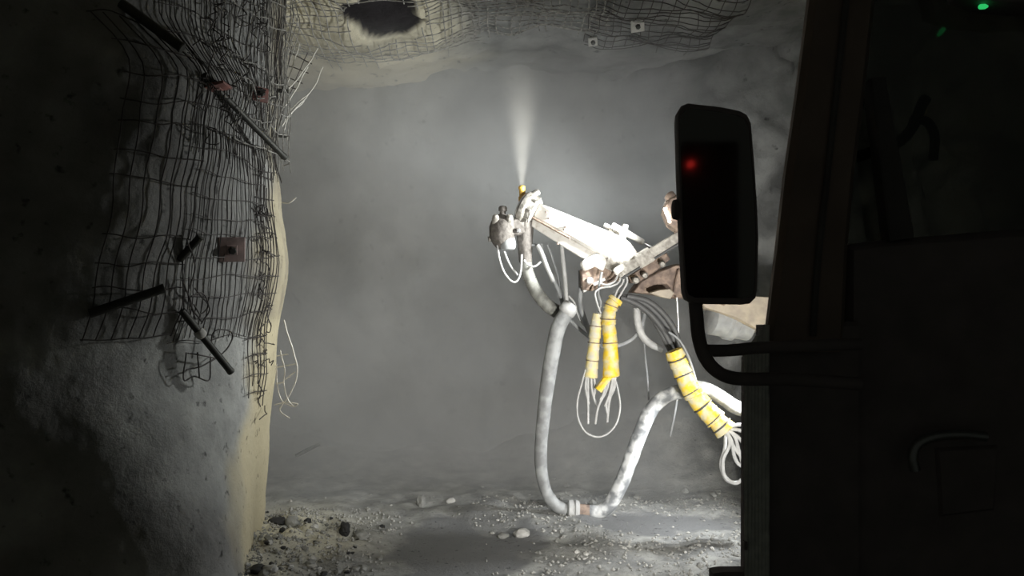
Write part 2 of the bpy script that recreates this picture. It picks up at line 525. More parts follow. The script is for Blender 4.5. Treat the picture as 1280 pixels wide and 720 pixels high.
tag(wire_panel(319, 341, 1.35, 3.1, 0.0073, 0.15, 53, off=.03, wob=.03, ragged=.15).build('wire_mesh_panel', 'wire'),
    'narrow strip of dark mesh along the warm-lit rim of the buttress', 'wire mesh', 'mesh sheets on the buttress')


def wiggle(pts, amp, seed, n=6):
    out = spline(pts, n)
    return [p + Vector((noise.noise(p * 9 + Vector((seed, 0, 0))), noise.noise(p * 9 + Vector((0, seed, 0))), noise.noise(p * 9 + Vector((0, 0, seed))))) * amp for p in out]


def px_path(lst, Y, dY=None):
    return [at(x, y, Y if dY is None else Y + dY[i]) for i, (x, y) in enumerate(lst)]


# tangled broken wires at the rim of the strip
mb = MB()
rnd = random.Random(5)
for k in range(34):
    px = rnd.uniform(318, 332); py = rnd.uniform(250, 520)
    p, n, u, z = on_wall(px, py, .03)
    pts = [p]
    for q in range(4):
        p = p + Vector((rnd.uniform(-.03, .03), rnd.uniform(-.06, .06), rnd.uniform(-.07, .03)))
        pts.append(p)
    mb.tube(wiggle(pts, .01, k, 3), 0.0045, 5)
tag(mb.build('wire_tangle', 'wire'), 'tangled broken wire ends running down the warm-lit rim of the buttress', 'wire', kind='stuff')

# curled loose wires round the red plates
mb = MB()
for k in range(26):
    px = rnd.uniform(245, 340); py = rnd.uniform(5, 165)
    p, n, u, z = on_wall(px, py, .10)
    sx = Vector((n.y, -n.x, 0)) * -1
    w0 = rnd.uniform(0, 6.28); R0 = rnd.uniform(.05, .16); turn = rnd.choice([1.5, 2.5, 4.5]); stretch = rnd.uniform(.8, 1.8)
    pts = []
    for q in range(16):
        a = w0 + turn * q / 15
        pts.append(p + sx * (math.cos(a) - math.cos(w0)) * R0 + Vector((0, 0, (math.sin(a) - math.sin(w0)) * R0 * stretch)) + n * (.03 * math.sin(q * .8 + k)))
    mb.tube(pts, 0.0042, 5)
tag(mb.build('loose_wire', 'wire'), 'curled loose wire ends among the red plates high on the buttress', 'wire', kind='stuff')

# splayed mesh at the roof corner
mb = MB()
Yc = 7.15
for a in ([(352, 120), (372, 98), (398, 60)], [(350, 140), (366, 118), (385, 84)], [(352, 158), (368, 132), (391, 112), (403, 84)],
          [(355, 150), (372, 134), (388, 115)], [(350, 128), (360, 100), (375, 55)], [(354, 162), (362, 145), (380, 126)]):
    mb.tube(wiggle(px_path(a, Yc, [0, .06, .15, .2][:len(a)]), .012, a[0][1]), 0.006, 6)
tag(mb.build('wire_spray', 'wire_bright'), 'bright splayed wire ends jutting off the buttress beside the upper short bolt', 'wire')
mb = MB()
for a in ([(362, 66), (390, 80)], [(360, 82), (386, 92)], [(358, 96), (378, 104)], [(356, 106), (372, 112)], [(366, 58), (352, 110)], [(384, 66), (362, 118)]):
    mb.tube(wiggle(px_path(a, 7.5), .01, a[0][1]), 0.005, 5)
tag(mb.build('wire_ladder', 'wire'), 'small ladder of dark wire behind the bright splayed wire ends', 'wire')
mb = MB()
Yd = 7.0
for a in ([(355, 400), (360, 418), (370, 450), (371, 470), (364, 490), (350, 510)], [(350, 438), (356, 462), (355, 480), (360, 500), (368, 508)],
          [(346, 455), (347, 480), (352, 500), (366, 508), (372, 505)], [(346, 445), (360, 443)], [(345, 459), (371, 455)], [(356, 475), (369, 465)], [(345, 480), (356, 478)],
          [(344, 506), (358, 503), (373, 505)], [(352, 508), (350, 514), (362, 523)]):
    mb.tube(wiggle(px_path(a, Yd), .006, a[0][0]), 0.006, 6)
tag(mb.build('wire_loop', 'wire_bright'), 'pale bent scrap of mesh hanging off the lower rim of the buttress', 'wire')
mb = MB()
mb.tube(wiggle(px_path([(352, 253), (361, 254), (370, 247)], 7.0), .002, 3), 0.006, 6)
tag(mb.build('wire_hook', 'wire_bright'), 'single bright wire hook standing out from the buttress rim', 'wire')
# scrap hanging round the lower bolt
mb = MB()
for a in ([(222, 440), (219, 474), (232, 470), (250, 474), (252, 445)], [(224, 441), (242, 444), (262, 448)], [(222, 462), (240, 458), (258, 446)], [(236, 440), (238, 472)],
          [(252, 440), (254, 418), (262, 411), (276, 415), (277, 425), (268, 440), (252, 452)], [(228, 370), (240, 366), (248, 382), (238, 392), (230, 380)],
          [(216, 350), (225, 372), (232, 398)], [(224, 345), (226, 380), (240, 402)], [(222, 300), (232, 330), (226, 360)], [(232, 360), (250, 385), (240, 405)]):
    pts = []
    for x, y in a:
        p, n, u, z = on_wall(x, y, .09)
        pts.append(p)
    mb.tube(wiggle(pts, .008, a[0][0]), 0.0055, 6)
tag(mb.build('wire_scrap', 'wire'), 'knotted scrap of mesh hanging around the lowest bolt of the buttress', 'wire')


# ------------------------------------------------------------------ rock bolts and plates
def bolt(a, b_, r, label, cat='rock bolt', offa=-.05, offb=.28, plate=None, mat='bolt', collar=None):
    pa = on_wall(a[0], a[1], offa)[0]
    pb = on_wall(b_[0], b_[1], offb)[0]
    t = thing('rock_bolt', label, cat, pa, 'rock bolts')
    mb = MB(); d = (pb - pa)
    mb.lathe(pa, pb, [(0, r), (.15, r * 1.02), (.5, r), (.93, r), (.985, r * 1.12), (1, r * .98)], 14)
    mb.build('bolt_shaft', mat, t)
    if plate:
        n = (d.normalized() + Vector((-.15, -.9, -.1))).normalized()
        c = pa.lerp(pb, plate[0]); q = plate[1]
        MB().lathe(c - n * .012, c + n * .02, [(0, q), (.25, q * 1.03), (.6, q * .98), (.85, q * .45), (1, q * .42)], 4).build('bolt_plate', plate[2], t)
    if collar:
        c = pa.lerp(pb, collar)
        n = d.normalized()
        MB().lathe(c - n * .03, c + n * .03, [(0, r * 1.2), (.2, r * 1.5), (.8, r * 1.5), (1, r * 1.2)], 12).build('bolt_collar', 'plate_grey', t)
    return t


bolt((250, 95), (322, 197), .024, 'long slanting bolt with a red plate, crossing the mesh at mid buttress', offa=.03, offb=.22, plate=(.13, .12, 'plate_red'))
bolt((150, 5), (214, 64), .034, 'thick dark bolt in shade high on the buttress above the red plate', offa=.02, offb=.12)
bolt((222, 388), (258, 464), .026, 'lowest bolt of the buttress, drooping with frayed wires at its head', offa=.04, offb=.24, collar=.36)
bolt((112, 392), (190, 360), .03, 'dark bolt in deep shade on the shaded face, tilted upward', offa=.02, offb=.15)
bolt((224, 325), (237, 296), .026, 'short stubby dark bolt above the frayed lowest bolt', offa=.0, offb=.10)


def stub(px, py, ln, label, Y):
    p = at(px, py, Y)
    t = thing('rock_bolt', label, 'rock bolt', p, 'rock bolts')
    MB().lathe(p + Vector((-.22, -.05, .01)), p + Vector((ln, .02, -.004)), [(0, .018), (.4, .018), (.96, .018), (1, .015)], 12).build('bolt_shaft', 'bolt', t)
    return t


stub(344, 113, .11, 'upper short bolt stub sticking out level past the buttress rim beside the splayed wires', 6.95)
stub(346, 169, .08, 'lower short bolt stub poking past the buttress rim just above the warm-lit strip', 6.95)


def plate(px, py, w, mat, label, tilt=0.0, off=.06, hole=True):
    p, n, u, z = on_wall(px, py, off)
    t = thing('face_plate', label, 'plate', p, 'plates on the buttress')
    n = (n + Vector((-.2, -1.2, tilt))).normalized()
    MB().lathe(p - n * .006, p + n * .022, [(0, w), (.3, w * 1.02), (.6, w * .96), (.8, w * .4), (1, w * .36)], 4).build('plate_body', mat, t)
    MB().lathe(p + n * .014, p + n * .06, [(0, .03), (.6, .03), (1, .022)], 6).build('bolt_nut', 'bolt', t)


plate(316, 118, .085, 'plate_red', 'red square plate under the mesh beside the upper short bolt stub', .3)
plate(281, 312, .13, 'plate_pink', 'faded pinkish plate beneath the mesh at mid height of the lit flank', -.5)

# ------------------------------------------------------------------ roof mesh
def roof_panel(x0, x1, y0, y1, dx, dy, seed, mat, r=.006, off=.03, wob=.05, hole=None, skip=.06):
    rnd = random.Random(seed); mb = MB()

    def pt(x, y):
        q = Vector((x + .05 * noise.noise(Vector((x * 2, y * 2, seed))), y + .07 * noise.noise(Vector((x * 1.5, y * 2, seed + 5))), 0))
        q.z = ceil_z(q.x, q.y) - off - wob * (0.5 + noise.noise(Vector((x * 2.4, y * 2.4, seed))))
        return q

    def runs(pts):
        cur = []
        for p in pts:
            if hole and math.hypot((p.x - hole[0]) / hole[2], (p.y - hole[1]) / hole[3]) < 1 + .2 * noise.noise(p * 5):
                if len(cur) > 2: yield cur
                cur = []
            else:
                cur.append(p)
        if len(cur) > 2: yield cur
    for i in range(int((x1 - x0) / dx) + 1):
        if rnd.random() < skip: continue
        x = x0 + i * dx + rnd.uniform(-.15, .15) * dx
        for run in runs([pt(x, y) for y in linspace(y0 + rnd.uniform(-.1, .1), y1 + rnd.uniform(-.15, .15), int((y1 - y0) / .07))]): mb.tube(run, r, 5)
    for j in range(int((y1 - y0) / dy) + 1):
        if rnd.random() < skip: continue
        y = y0 + j * dy + rnd.uniform(-.15, .15) * dy
        for run in runs([pt(x, y) for x in linspace(x0, x1, int((x1 - x0) / .06))]): mb.tube(run, r, 5)
    return mb.build('roof_mesh_panel', mat)


HOLE = (-1.22, 7.75, .38, .44)
tag(roof_panel(-2.7, -0.35, 7.0, 8.75, .10, .10, 3, 'wire_pale', hole=HOLE), 'pale caked roof mesh torn open around the dark roof cavity', 'wire mesh', 'mesh sheets on the roof')
tag(roof_panel(-0.4, 1.0, 7.0, 8.55, .085, .085, 8, 'wire_pale', wob=.06), 'crumpled pale roof mesh above the spray plume', 'wire mesh', 'mesh sheets on the roof')
tag(roof_panel(0.8, 2.1, 7.0, 8.8, .10, .10, 15, 'wire', r=.0045), 'dark roof mesh around the square pale roof plate', 'wire mesh', 'mesh sheets on the roof')


def roof_plate(px, py, w, label, mat='plate_grey'):
    Y = 8.0
    for _ in range(6):
        p = at(px, py, Y); Y += (ceil_z(p.x, Y) - .07 - p.z) / ((360 - py) / F) * 0.7
    p = at(px, py, Y)
    t = thing('roof_plate', label, 'plate', p, 'plates on the roof')
    n = Vector((0.05, -.75, -.7)).normalized()
    MB().lathe(p - n * .01, p + n * .015, [(0, w), (.4, w * 1.02), (.8, w * .97), (1, w * .9)], 4).build('plate_body', mat, t)
    MB().lathe(p + n * .012, p + n * .05, [(0, .026), (.6, .026), (1, .02)], 6).build('bolt_nut', 'bolt', t)
    MB().lathe(p + n * .0, p - n * .25, [(0, .016), (1, .016)], 8).build('bolt_shaft', 'bolt', t)


roof_plate(797, 32, .095, 'small square pale plate on the roof mesh above the wing mirror')
roof_plate(741, 52, .07, 'tilted oblong pale plate in the roof mesh between plume and square plate')

# ------------------------------------------------------------------ loose rock on the floor
def place_rock(px, py, r, mat, label, group, sub=2, flat=.7, name='rock'):
    Y = EYE.z * F / max(40, py - 360)
    for _ in range(5):
        x = (px - 640) / F * Y
        Y = (EYE.z - floor_z(x, Y)) * F / (py - 360)
    x = (px - 640) / F * Y
    if 'fragment' in name and wetness(x, Y) > .2: return None
    z = floor_z(x, Y)
    rk = r * Y / F
    mb = MB(); mb.rock((0, 0, 0), rk, px * .37 + py, sub, flat)
    o = mb.build(name, mat, angle=30)
    o.location = (x, Y, z + rk * flat * .35)
    return tag(o, label, 'rock', group)


place_rock(652, 670, 11, 'stone_pale', 'pale angular rock on the floor just before the hose clamp', None, 3, .6)
place_rock(628, 672, 7, 'stone', 'grey stone lying against the pale angular rock', None)
place_rock(338, 714, 11, 'stone_pale', 'white rock at the foot of the buttress beside a black stone', None, 3, .6)
place_rock(322, 711, 10, 'stone_dark', 'black stone touching the white rock at the buttress foot', None, 3, .6)
place_rock(347, 653, 10, 'stone_dark', 'black flat stone against the buttress corner on the floor', None, 3, .5)
place_rock(431, 664, 9, 'stone_dark', 'black stone out on the open muck beside the wet hollow', None, 3, .8)
place_rock(452, 668, 13, 'stone', 'flat grey slab at the edge of the wet hollow', None, 3, .5)
place_rock(366, 655, 9, 'stone', 'grey rounded rock next to the black flat stone', None, 3, .8)
place_rock(527, 632, 8, 'stone', 'upright grey rock fading into the haze near the face', None, 3, 1.4)
place_rock(563, 628, 5, 'stone_pale', 'small bright rock in the haze beside the upright rock', None, 2, .9)
rnd = random.Random(77)
for k in range(95):
    px = rnd.triangular(290, 480, 350); py = rnd.uniform(640, 722)
    place_rock(px, py, rnd.choice([2, 2.5, 3, 3.5, 4.5, 6]) * (0.7 + (py - 620) / 160), rnd.choice(['stone', 'stone', 'stone', 'stone_pale', 'stone_dark']),
               'grey rock fragment in the rubble heap at the buttress foot', 'rubble at the buttress foot', 1, .65, 'rock_fragment')
for k in range(95):
    px = rnd.uniform(585, 935); py = rnd.triangular(640, 722, 690)
    if 745 < px < 880 and py < 680: continue
    place_rock(px, py, rnd.choice([1.5, 2, 2.5, 3, 4]) * (0.6 + (py - 620) / 150), rnd.choice(['stone', 'stone', 'stone', 'stone_pale']),
               'small grey rock fragment strewn on the floor before the concrete hose', 'fragments before the hose', 1, .65, 'rock_fragment')
for k in range(30):
    px = rnd.uniform(350, 700); py = rnd.uniform(606, 650)
    place_rock(px, py, rnd.choice([1.5, 2, 3]), rnd.choice(['stone', 'stone', 'stone_pale']),
               'small rock fragment on the hazy floor near the face', 'fragments near the face', 1, .6, 'rock_fragment')
for k in range(22):
    px = rnd.uniform(690, 932); py = rnd.uniform(545, 625)
    place_rock(px, py, rnd.choice([2, 3, 4, 6]), 'stone', 'rock fragment on the muck slope behind the hanging hoses', 'fragments on the slope', 1, .6, 'rock_fragment')
# gravel between them
mb = MB()
for k in range(2600):
    a = rnd.random()
    if a < .5: x, y = rnd.triangular(-2.6, -.9, -2.0), rnd.uniform(5.7, 7.9)
    else: x, y = rnd.uniform(-.4, 2.3), rnd.uniform(6.0, 8.4)
    if rnd.random() < wetness(x, y) * .97: continue
    r = rnd.uniform(.006, .02); z = floor_z(x, y) + r * .3
    d = [Vector((rnd.uniform(.7, 1.3) * r, 0, 0)), Vector((0, rnd.uniform(.7, 1.3) * r, 0)), Vector((0, 0, rnd.uniform(.6, 1.1) * r))]
    c = Vector((x, y, z))
    mb.add([c + d[0], c - d[0], c + d[1], c - d[1], c + d[2], c - d[2]], [(0, 2, 4), (2, 1, 4), (1, 3, 4), (3, 0, 4), (2, 0, 5), (1, 2, 5), (3, 1, 5), (0, 3, 5)])
tag(mb.build('gravel', 'chips', smooth=False), 'fine grey gravel and chips covering the muck floor', 'gravel', kind='stuff')
tag(MB().tube([Vector((-2.42, 8.95, .32)), Vector((-2.3, 9.0, .38)), Vector((-2.17, 9.02, .44))], [.02, .022, .016], 7).build('steel_rod', 'bolt'),
    'short dark rod lying tilted in the haze behind the buttress corner', 'rod')

# ------------------------------------------------------------------ the spraying machine
BY = 7.6
mc = thing('spraying_machine', 'white boomed concrete spraying machine working in the haze', 'machine', (3.1, 7.9, 0))


def part(mb, name, mat, parent=None, **k):
    return mb.build(name, mat, parent or mc, **k)


B0, B1 = at(672, 268, BY), at(770, 318, BY - .25)
axis = (B1 - B0).normalized()
upv = Vector((0, 0, 1))
bu = (upv - axis * upv.dot(axis)).normalized()
# upper box beam and the channel under it
beam = part(MB().beam(B0 + bu * .035, B1 + bu * .05, .19, .145, .34, .235, ch=.28, segs=6), 'boom_beam', 'boom')
part(MB().beam(B0 - bu * .085 + axis * .0, B1 - bu * .125 + axis * -.02, .14, .075, .28, .12, ch=.2, segs=4), 'boom_channel', 'boom')
# seam strip between them, small studs on its flank
sd = axis.cross(bu)
if sd.y > 0: sd = -sd
part(MB().tube([B0 - bu * .043 + sd * .095, B0.lerp(B1, .5) - bu * .052 + sd * .13], .011, 8), 'seam_strip', 'boom_brown')
for a, h in ((.40, .02), (.40, -.005), (.12, .06), (.18, .02), (.40, -.15)):
    q = B0.lerp(B1, a) + bu * h + sd * lerp(.10, .18, a)
    part(MB().lathe(q - sd * .03, q + sd * .008, [(0, .009), (.8, .009), (1, .006)], 8), 'stud', 'boom_brown')
# end casting of the boom
E = at(783, 326, BY - .25)
part(MB().lathe(B1 - axis * .06 + bu * .0, E + axis * .09, [(0, .15), (.1, .17), (.45, .16), (.7, .13), (1, .10)], 20), 'end_casting', 'boom_dirty')
# head collar at the tip
H = at(656, 259, BY)
col = part(MB().lathe(H + axis * .13, H - axis * .01, [(0, .09), (.08, .13), (.45, .14), (.55, .16), (.62, .165), (.9, .165), (1, .152)], 32), 'boom_collar', 'collar_grey')
pts = [H - axis * .015 + (bu * math.cos(a) + sd * math.sin(a)) * .138 for a in linspace(0, 2 * math.pi, 33)]
part(MB().tube(pts, .013, 8, caps=False), 'collar_rim', 'chrome', col)
part(MB().lathe(H - axis * .012, H - axis * .05, [(0, .13), (.3, .125), (.6, .07), (1, .05)], 20), 'collar_hub', 'boom_brown', col)
for k in range(8):
    a = k * math.pi / 4
    q = H + axis * .06 + (bu * math.cos(a) + sd * math.sin(a)) * .132
    part(MB().lathe(q + axis * .05, q - axis * .03, [(0, .018), (.9, .018), (1, .012)], 6), 'collar_bolt', 'collar_grey', col)
part(MB().beam(at(672, 240, BY - .02), at(660, 247, BY - .05), .12, .06, .1, .04, ch=.5), 'collar_lug', 'collar_grey', col)
# spray nozzle
nz0, nz1 = at(654, 252, BY - .02), at(652, 232, BY - .02)
noz = part(MB().lathe(nz0, nz1, [(0, .042), (.3, .042), (.36, .032), (.75, .028), (.8, .033), (.93, .033), (1, .022)], 18), 'nozzle', 'yellow_nozzle')
# swivel motor on the head
mo = at(627, 284, BY - .05)
mot = part(MB().lathe(mo + Vector((.0, 0, -.20)), mo + Vector((.01, 0, .12)), [(0, .05), (.12, .085), (.3, .12), (.62, .125), (.8, .105), (.92, .07), (1, .045)], 20), 'swivel_motor', 'motor_grey')
part(MB().lathe(mo + Vector((.01, 0, .12)), mo + Vector((.012, 0, .20)), [(0, .03), (.35, .028), (.4, .04), (.8, .042), (1, .03)], 14), 'motor_cap', 'motor_grey', mot)
for dx in (-.055, .075):
    q = mo + Vector((dx, -.07, .06))
    part(MB().lathe(q + Vector((0, .03, -.05)), q + Vector((0, -.03, .05)), [(0, .035), (.6, .036), (.85, .03), (1, .016)], 12), 'motor_port', 'collar_grey', mot)
part(MB().lathe(mo + Vector((-.06, 0, -.1)), mo + Vector((-.125, -.01, -.115)), [(0, .04), (.5, .04), (.6, .028), (1, .026)], 12), 'side_fitting', 'collar_grey', mot)
part(MB().lathe(mo + Vector((.05, -.02, -.11)), mo + Vector((.06, -.02, -.22)), [(0, .075), (.5, .082), (.9, .07), (1, .05)], 16), 'motor_flange', 'hose_grey', mot)
part(MB().beam(mo + Vector((.08, 0, -.01)), at(659, 280, BY), .12, .16, .14, .18, ch=.3), 'head_bracket', 'motor_grey')
q = at(648, 288, BY - .12)
part(MB().lathe(q + Vector((0, .06, 0)), q + Vector((0, -.02, 0)), [(0, .022), (.8, .022), (1, .012)], 10), 'bracket_pin', 'chrome')
part(MB().tube([at(657, 276, BY), at(656, 300, BY), at(657, 328, BY)], [.085, .075, .062], 14), 'feed_pipe', 'motor_grey')
# tie cylinders over the boom end
c0, c1 = at(765, 281, BY - .15), at(804, 303, BY - .1)
cyl = part(MB().lathe(c0, c1, [(0, .020), (.03, .027), (.28, .028), (.3, .04), (.42, .04), (.44, .03), (.97, .03), (1, .025)], 16), 'tilt_cylinder', 'boom')
part(MB().lathe(c1 - (c1 - c0) * .02, c1 + (c1 - c0) * .25, [(0, .016), (1, .016)], 10), 'cylinder_rod', 'chrome', cyl)
c0, c1 = at(755, 281, BY - .02), at(780, 295, BY - .02)
part(MB().lathe(c0, c1, [(0, .018), (.1, .024), (.9, .024), (1, .018)], 12), 'tilt_cylinder', 'boom')
part(MB().beam(at(776, 302, BY - .12), at(782, 281, BY - .12), .10, .07, .08, .05, ch=.4, up=Vector((1, 0, 0))), 'cylinder_lug', 'boom_dirty')
part(MB().beam(at(764, 303, BY - .05), at(763, 286, BY - .05), .08, .05, .06, .04, ch=.4, up=Vector((1, 0, 0))), 'cylinder_lug', 'boom_dirty')
# pivot bracket under the boom end, with its white pin
brk = part(MB().prism([at(x, y, BY - .28) for x, y in ((726, 338), (748, 322), (772, 322), (782, 336), (776, 350), (760, 356), (740, 364), (728, 362))], .26, .012), 'pivot_bracket', 'boom_brown')
part(MB().lathe(at(727, 334, BY - .33), at(754, 320, BY - .30), [(0, .03), (.06, .045), (.2, .05), (.85, .055), (1, .045)], 16), 'pivot_pin', 'boom', brk)
part(MB().lathe(at(737, 351, BY - .28), at(737, 351, BY - .34), [(0, .034), (.6, .034), (1, .02)], 14), 'bracket_knob', 'boom', brk)
part(MB().beam(at(742, 356, BY - .3), at(756, 349, BY - .3), .03, .025), 'bracket_clip', 'boom', brk)
part(MB().prism([at(x, y, BY - .24) for x, y in ((727, 358), (731, 355), (740, 360), (730, 366))], .1, .006), 'bracket_tab', 'boom', brk)
# rail that runs up to the lamp
r0, r1 = at(772, 342, BY - .42), at(872, 283, BY - .52)
rail = part(MB().beam(r0, r1, .13, .10, .13, .095, ch=.18), 'guide_rail', 'boom_dirty')
part(MB().tube([r0 + Vector((.03, -.07, -.045)), r1 + Vector((0, -.07, -.045))], .011, 8), 'rail_edge', 'hose_dark', rail)
part(MB().beam(r0.lerp(r1, .24) + Vector((0, -.01, 0)), r0.lerp(r1, .42) + Vector((0, -.01, 0)), .17, .135, ch=.2), 'rail_slider', 'boom_dirty', rail)
part(MB().lathe(at(768, 341, BY - .46), at(780, 334, BY - .46), [(0, .025), (.2, .036), (.8, .036), (1, .025)], 12), 'rail_roller', 'boom', rail)
# knuckle and covers below it
part(MB().prism([at(x, y, BY - .34) for x, y in ((786, 346), (800, 336), (822, 318), (834, 316), (838, 324), (822, 338), (800, 352), (790, 354))], .2, .015), 'knuckle_plate', 'boom_brown')
part(MB().prism([at(x, y, BY - .2) for x, y in ((790, 366), (800, 352), (824, 338), (846, 330), (875, 332), (880, 372), (846, 374), (812, 368))], .3, .02), 'knuckle_cover', 'boom_brown')
part(MB().prism([at(x, y, BY - .38) for x, y in ((812, 366), (824, 362), (838, 361), (843, 366), (838, 374), (824, 371))], .12, .01), 'cover_lip', 'tan')
for (x, y, r) in ((795, 350, .035), (806, 344, .03), (783, 341, .028), (828, 330, .03)):
    part(MB().lathe(at(x, y, BY - .38), at(x, y, BY - .47), [(0, r), (.7, r * .95), (1, r * .6)], 10), 'knuckle_bolt', 'boom_dirty')
# boom root, turntable and carrier
part(MB().beam(at(840, 352, BY - .1), at(905, 365, BY - .1), .3, .24, .34, .28, ch=.2), 'boom_arm', 'boom_brown')
part(MB().prism([at(x, y, BY - .25) for x, y in ((868, 372), (905, 366), (975, 372), (975, 424), (957, 417), (918, 398), (880, 384))], .5, .02), 'boom_root', 'tan')
part(MB().lathe(at(886, 398, BY - .05), at(935, 408, BY + .05), [(0, .11), (.05, .15), (.4, .15), (.45, .17), (.6, .17), (.65, .14), (1, .14)], 20), 'slew_motor', 'hose_grey')
part(MB().lathe((3.05, 7.7, 1.15), (3.05, 7.7, 1.95), [(0, .5), (.1, .5), (.12, .36), (.7, .32), (.75, .42), (1, .42)], 28), 'turntable', 'tan')
part(MB().beam((2.5, 7.62, 1.93), (3.3, 7.7, 1.86), .5, .3, ch=.2), 'mast_head', 'tan')
part(MB().box((2.55, 6.6, .55), (3.75, 8.7, 1.18), .1), 'chassis', 'tan')
for (x, y) in ((2.55, 7.05), (2.55, 8.25), (3.5, 7.05), (3.5, 8.25)):
    zf = floor_z(x, y)
    w = part(MB().lathe((x - .13, y, zf + .42), (x + .17, y, zf + .42), [(0, .3), (.02, .38), (.15, .42), (.85, .42), (.98, .38), (1, .3)], 28), 'wheel', 'tyre')
    part(MB().lathe((x - .14, y, zf + .42), (x + .18, y, zf + .42), [(0, .12), (.05, .2), (.95, .2), (1, .12)], 18), 'wheel_hub', 'tan', w)
# added lamp, unseen behind the cab, brightening the right floor and haze
l2 = part(MB().lathe((2.48, 6.93, 1.40), (2.37, 7.0, 1.36), [(0, .05), (.3, .09), (.9, .10), (1, .09)], 18), 'added_fill_lamp', 'boom_brown')
part(MB().lathe((2.375, 6.997, 1.361), (2.36, 7.005, 1.357), [(0, .085), (.8, .085), (1, .06)], 18), 'added_fill_lamp_lens', 'headlamp', l2)
part(MB().beam((2.56, 6.9, 1.12), (2.5, 6.92, 1.38), .05, .05, up=Vector((0, 1, 0))), 'added_fill_lamp_foot', 'boom_brown', l2)
# work lamp
lp = at(843, 263, BY - .1)
lamp = part(MB().prism([at(x, y, BY - .66) for x, y in ((833, 256), (838, 247), (858, 241), (868, 262), (858, 284), (846, 288), (838, 282), (831, 266))], .2, .015), 'work_lamp', 'boom_brown')
for (x, y) in ((830.5, 261), (831.5, 264), (832.5, 267), (834, 270), (835.5, 273.5), (836, 277)):
    q = at(x, y, BY - .67)
    part(MB().lathe(q + Vector((.012, .01, 0)), q + Vector((-.006, -.004, 0)), [(0, .009), (.6, .009), (1, .004)], 8), 'lamp_led', 'led', lamp)
part(MB().lathe(at(842, 250, BY - .62), at(836, 244, BY - .58), [(0, .03), (.3, .045), (.9, .05), (1, .04)], 14), 'lamp_head', 'boom_brown', lamp)
part(MB().beam(at(848, 284, BY - .56), at(846, 298, BY - .47), .05, .06, up=Vector((1, 0, 0))), 'lamp_foot', 'boom_brown', lamp)

# ------------------------------------------------------------------ hoses
def hose(name, path, r, mat, label, cat='hose', Y=BY, dY=None, group=None, sides=12, n=8, amp=.0):
    pts = spline(px_path(path, Y, dY), n)
    mb = MB(); mb.tube(pts, [r * (1 + .08 * noise.noise(p * 6)) for p in pts], sides)
    o = mb.build(name, mat, angle=60)
    return tag(o, label, cat, group), pts


# concrete delivery hose
zc = at(716, 638, 7.75)
ch = thing('concrete_hose', 'thick pale concrete hose drooping from the boom down to the floor and up again', 'hose', (zc.x, zc.y, 0.0))
pa = [(711, 388), (705, 396), (697, 412), (691, 440), (685, 475), (680, 515), (676, 560), (677, 590), (683, 615), (694, 631), (708, 638)]
ya = [7.45, 7.45, 7.46, 7.48, 7.5, 7.55, 7.6, 7.65, 7.7, 7.74, 7.75]
pts = spline([at(x, y, Y) for (x, y), Y in zip(pa, ya)], 8)
MB().tube(pts, [.058 + .012 * sstep(60, 20, i) + .005 * noise.noise(p * 7) for i, p in enumerate(pts)], 16).build('hose_length', 'hose_mottled', ch)
pb = [(738, 640), (752, 638), (764, 628), (776, 606), (788, 575), (799, 545), (812, 516), (828, 498), (846, 490), (866, 488)]
pts = spline([at(x, y, 7.75 - .02 * i) for i, (x, y) in enumerate(pb)], 8)
MB().tube(pts, [.070 + .006 * noise.noise(p * 9) for p in pts], 16).build('hose_length', 'hose', ch)
k = MB().lathe(at(709, 638, 7.75), at(724, 639, 7.75), [(0, .075), (.1, .10), (.45, .105), (.5, .085), (.6, .085), (.65, .105), (.9, .10), (1, .08)], 24).build('hose_clamp', 'hose_pale', ch)
MB().beam(at(711, 645, 7.66), at(713, 652, 7.66), .04, .05).build('clamp_lever', 'hose_pale', k)
MB().lathe(at(723, 639, 7.75), at(742, 640, 7.75), [(0, .072), (.5, .07), (.9, .066), (1, .06)], 18).build('hose_coupling', 'boom_brown', ch)
MB().lathe(at(706, 392, 7.45), at(716, 380, 7.45), [(0, .07), (.2, .085), (.7, .08), (1, .05)], 16).build('hose_end', 'hose_pale', ch)

# ribbed hose under the head
pts = spline([at(x, y, BY) for x, y in ((657, 322), (659, 338), (665, 355), (674, 370), (686, 383), (697, 390))], 12)
rr = []
for i in range(len(pts)):
    rr.append((.060 + .010 * (i / len(pts))) * (1.0 if i % 2 else .88))
tag(MB().tube(pts, rr, 16).build('ribbed_hose', 'ribbed', angle=180), 'ribbed grey hose curving down from the feed pipe under the spray head', 'hose')

hose('tail_hose', [(697, 390), (712, 400), (725, 412), (740, 424)], .018, 'hose_grey', 'thin grey hose running on from the lower end of the ribbed hose', Y=BY)
# thin hoses by the motor
hose('control_hose', [(621, 300), (624, 322), (630, 340), (640, 352), (647, 350), (651, 338), (652, 318)], .010, 'hose_pale', 'thin pale hose looping lowest under the swivel motor', Y=BY - .1)
hose('control_hose', [(627, 300), (631, 316), (638, 332), (647, 344)], .010, 'hose_pale', 'thin pale hose dangling inside the motor loop', Y=BY - .06)
hose('control_hose', [(655, 325), (660, 331), (668, 333), (676, 327)], .010, 'hose_pale', 'short pale hose arc across the ribbed hose top', Y=BY - .1)
hose('control_hose', [(655, 300), (664, 306), (669, 306), (675, 310)], .012, 'hose_grey', 'short grey hose bridging feed pipe and steel tube', Y=BY - .02)
hose('control_hose', [(676, 305), (680, 325), (690, 346), (700, 368), (706, 392)], .020, 'hose_grey', 'grey hose sloping from the steel tube down to the hose joint', Y=BY - .02)
hose('control_hose', [(672, 306), (678, 318), (684, 334), (692, 352)], .022, 'hose_pale', 'bright stub of hose hanging under the boom channel', Y=BY - .06)
hose('control_hose', [(684, 306), (690, 322), (698, 348), (704, 380)], .012, 'hose_grey', 'slim grey hose between the stub and the pale strap', Y=BY + .02)
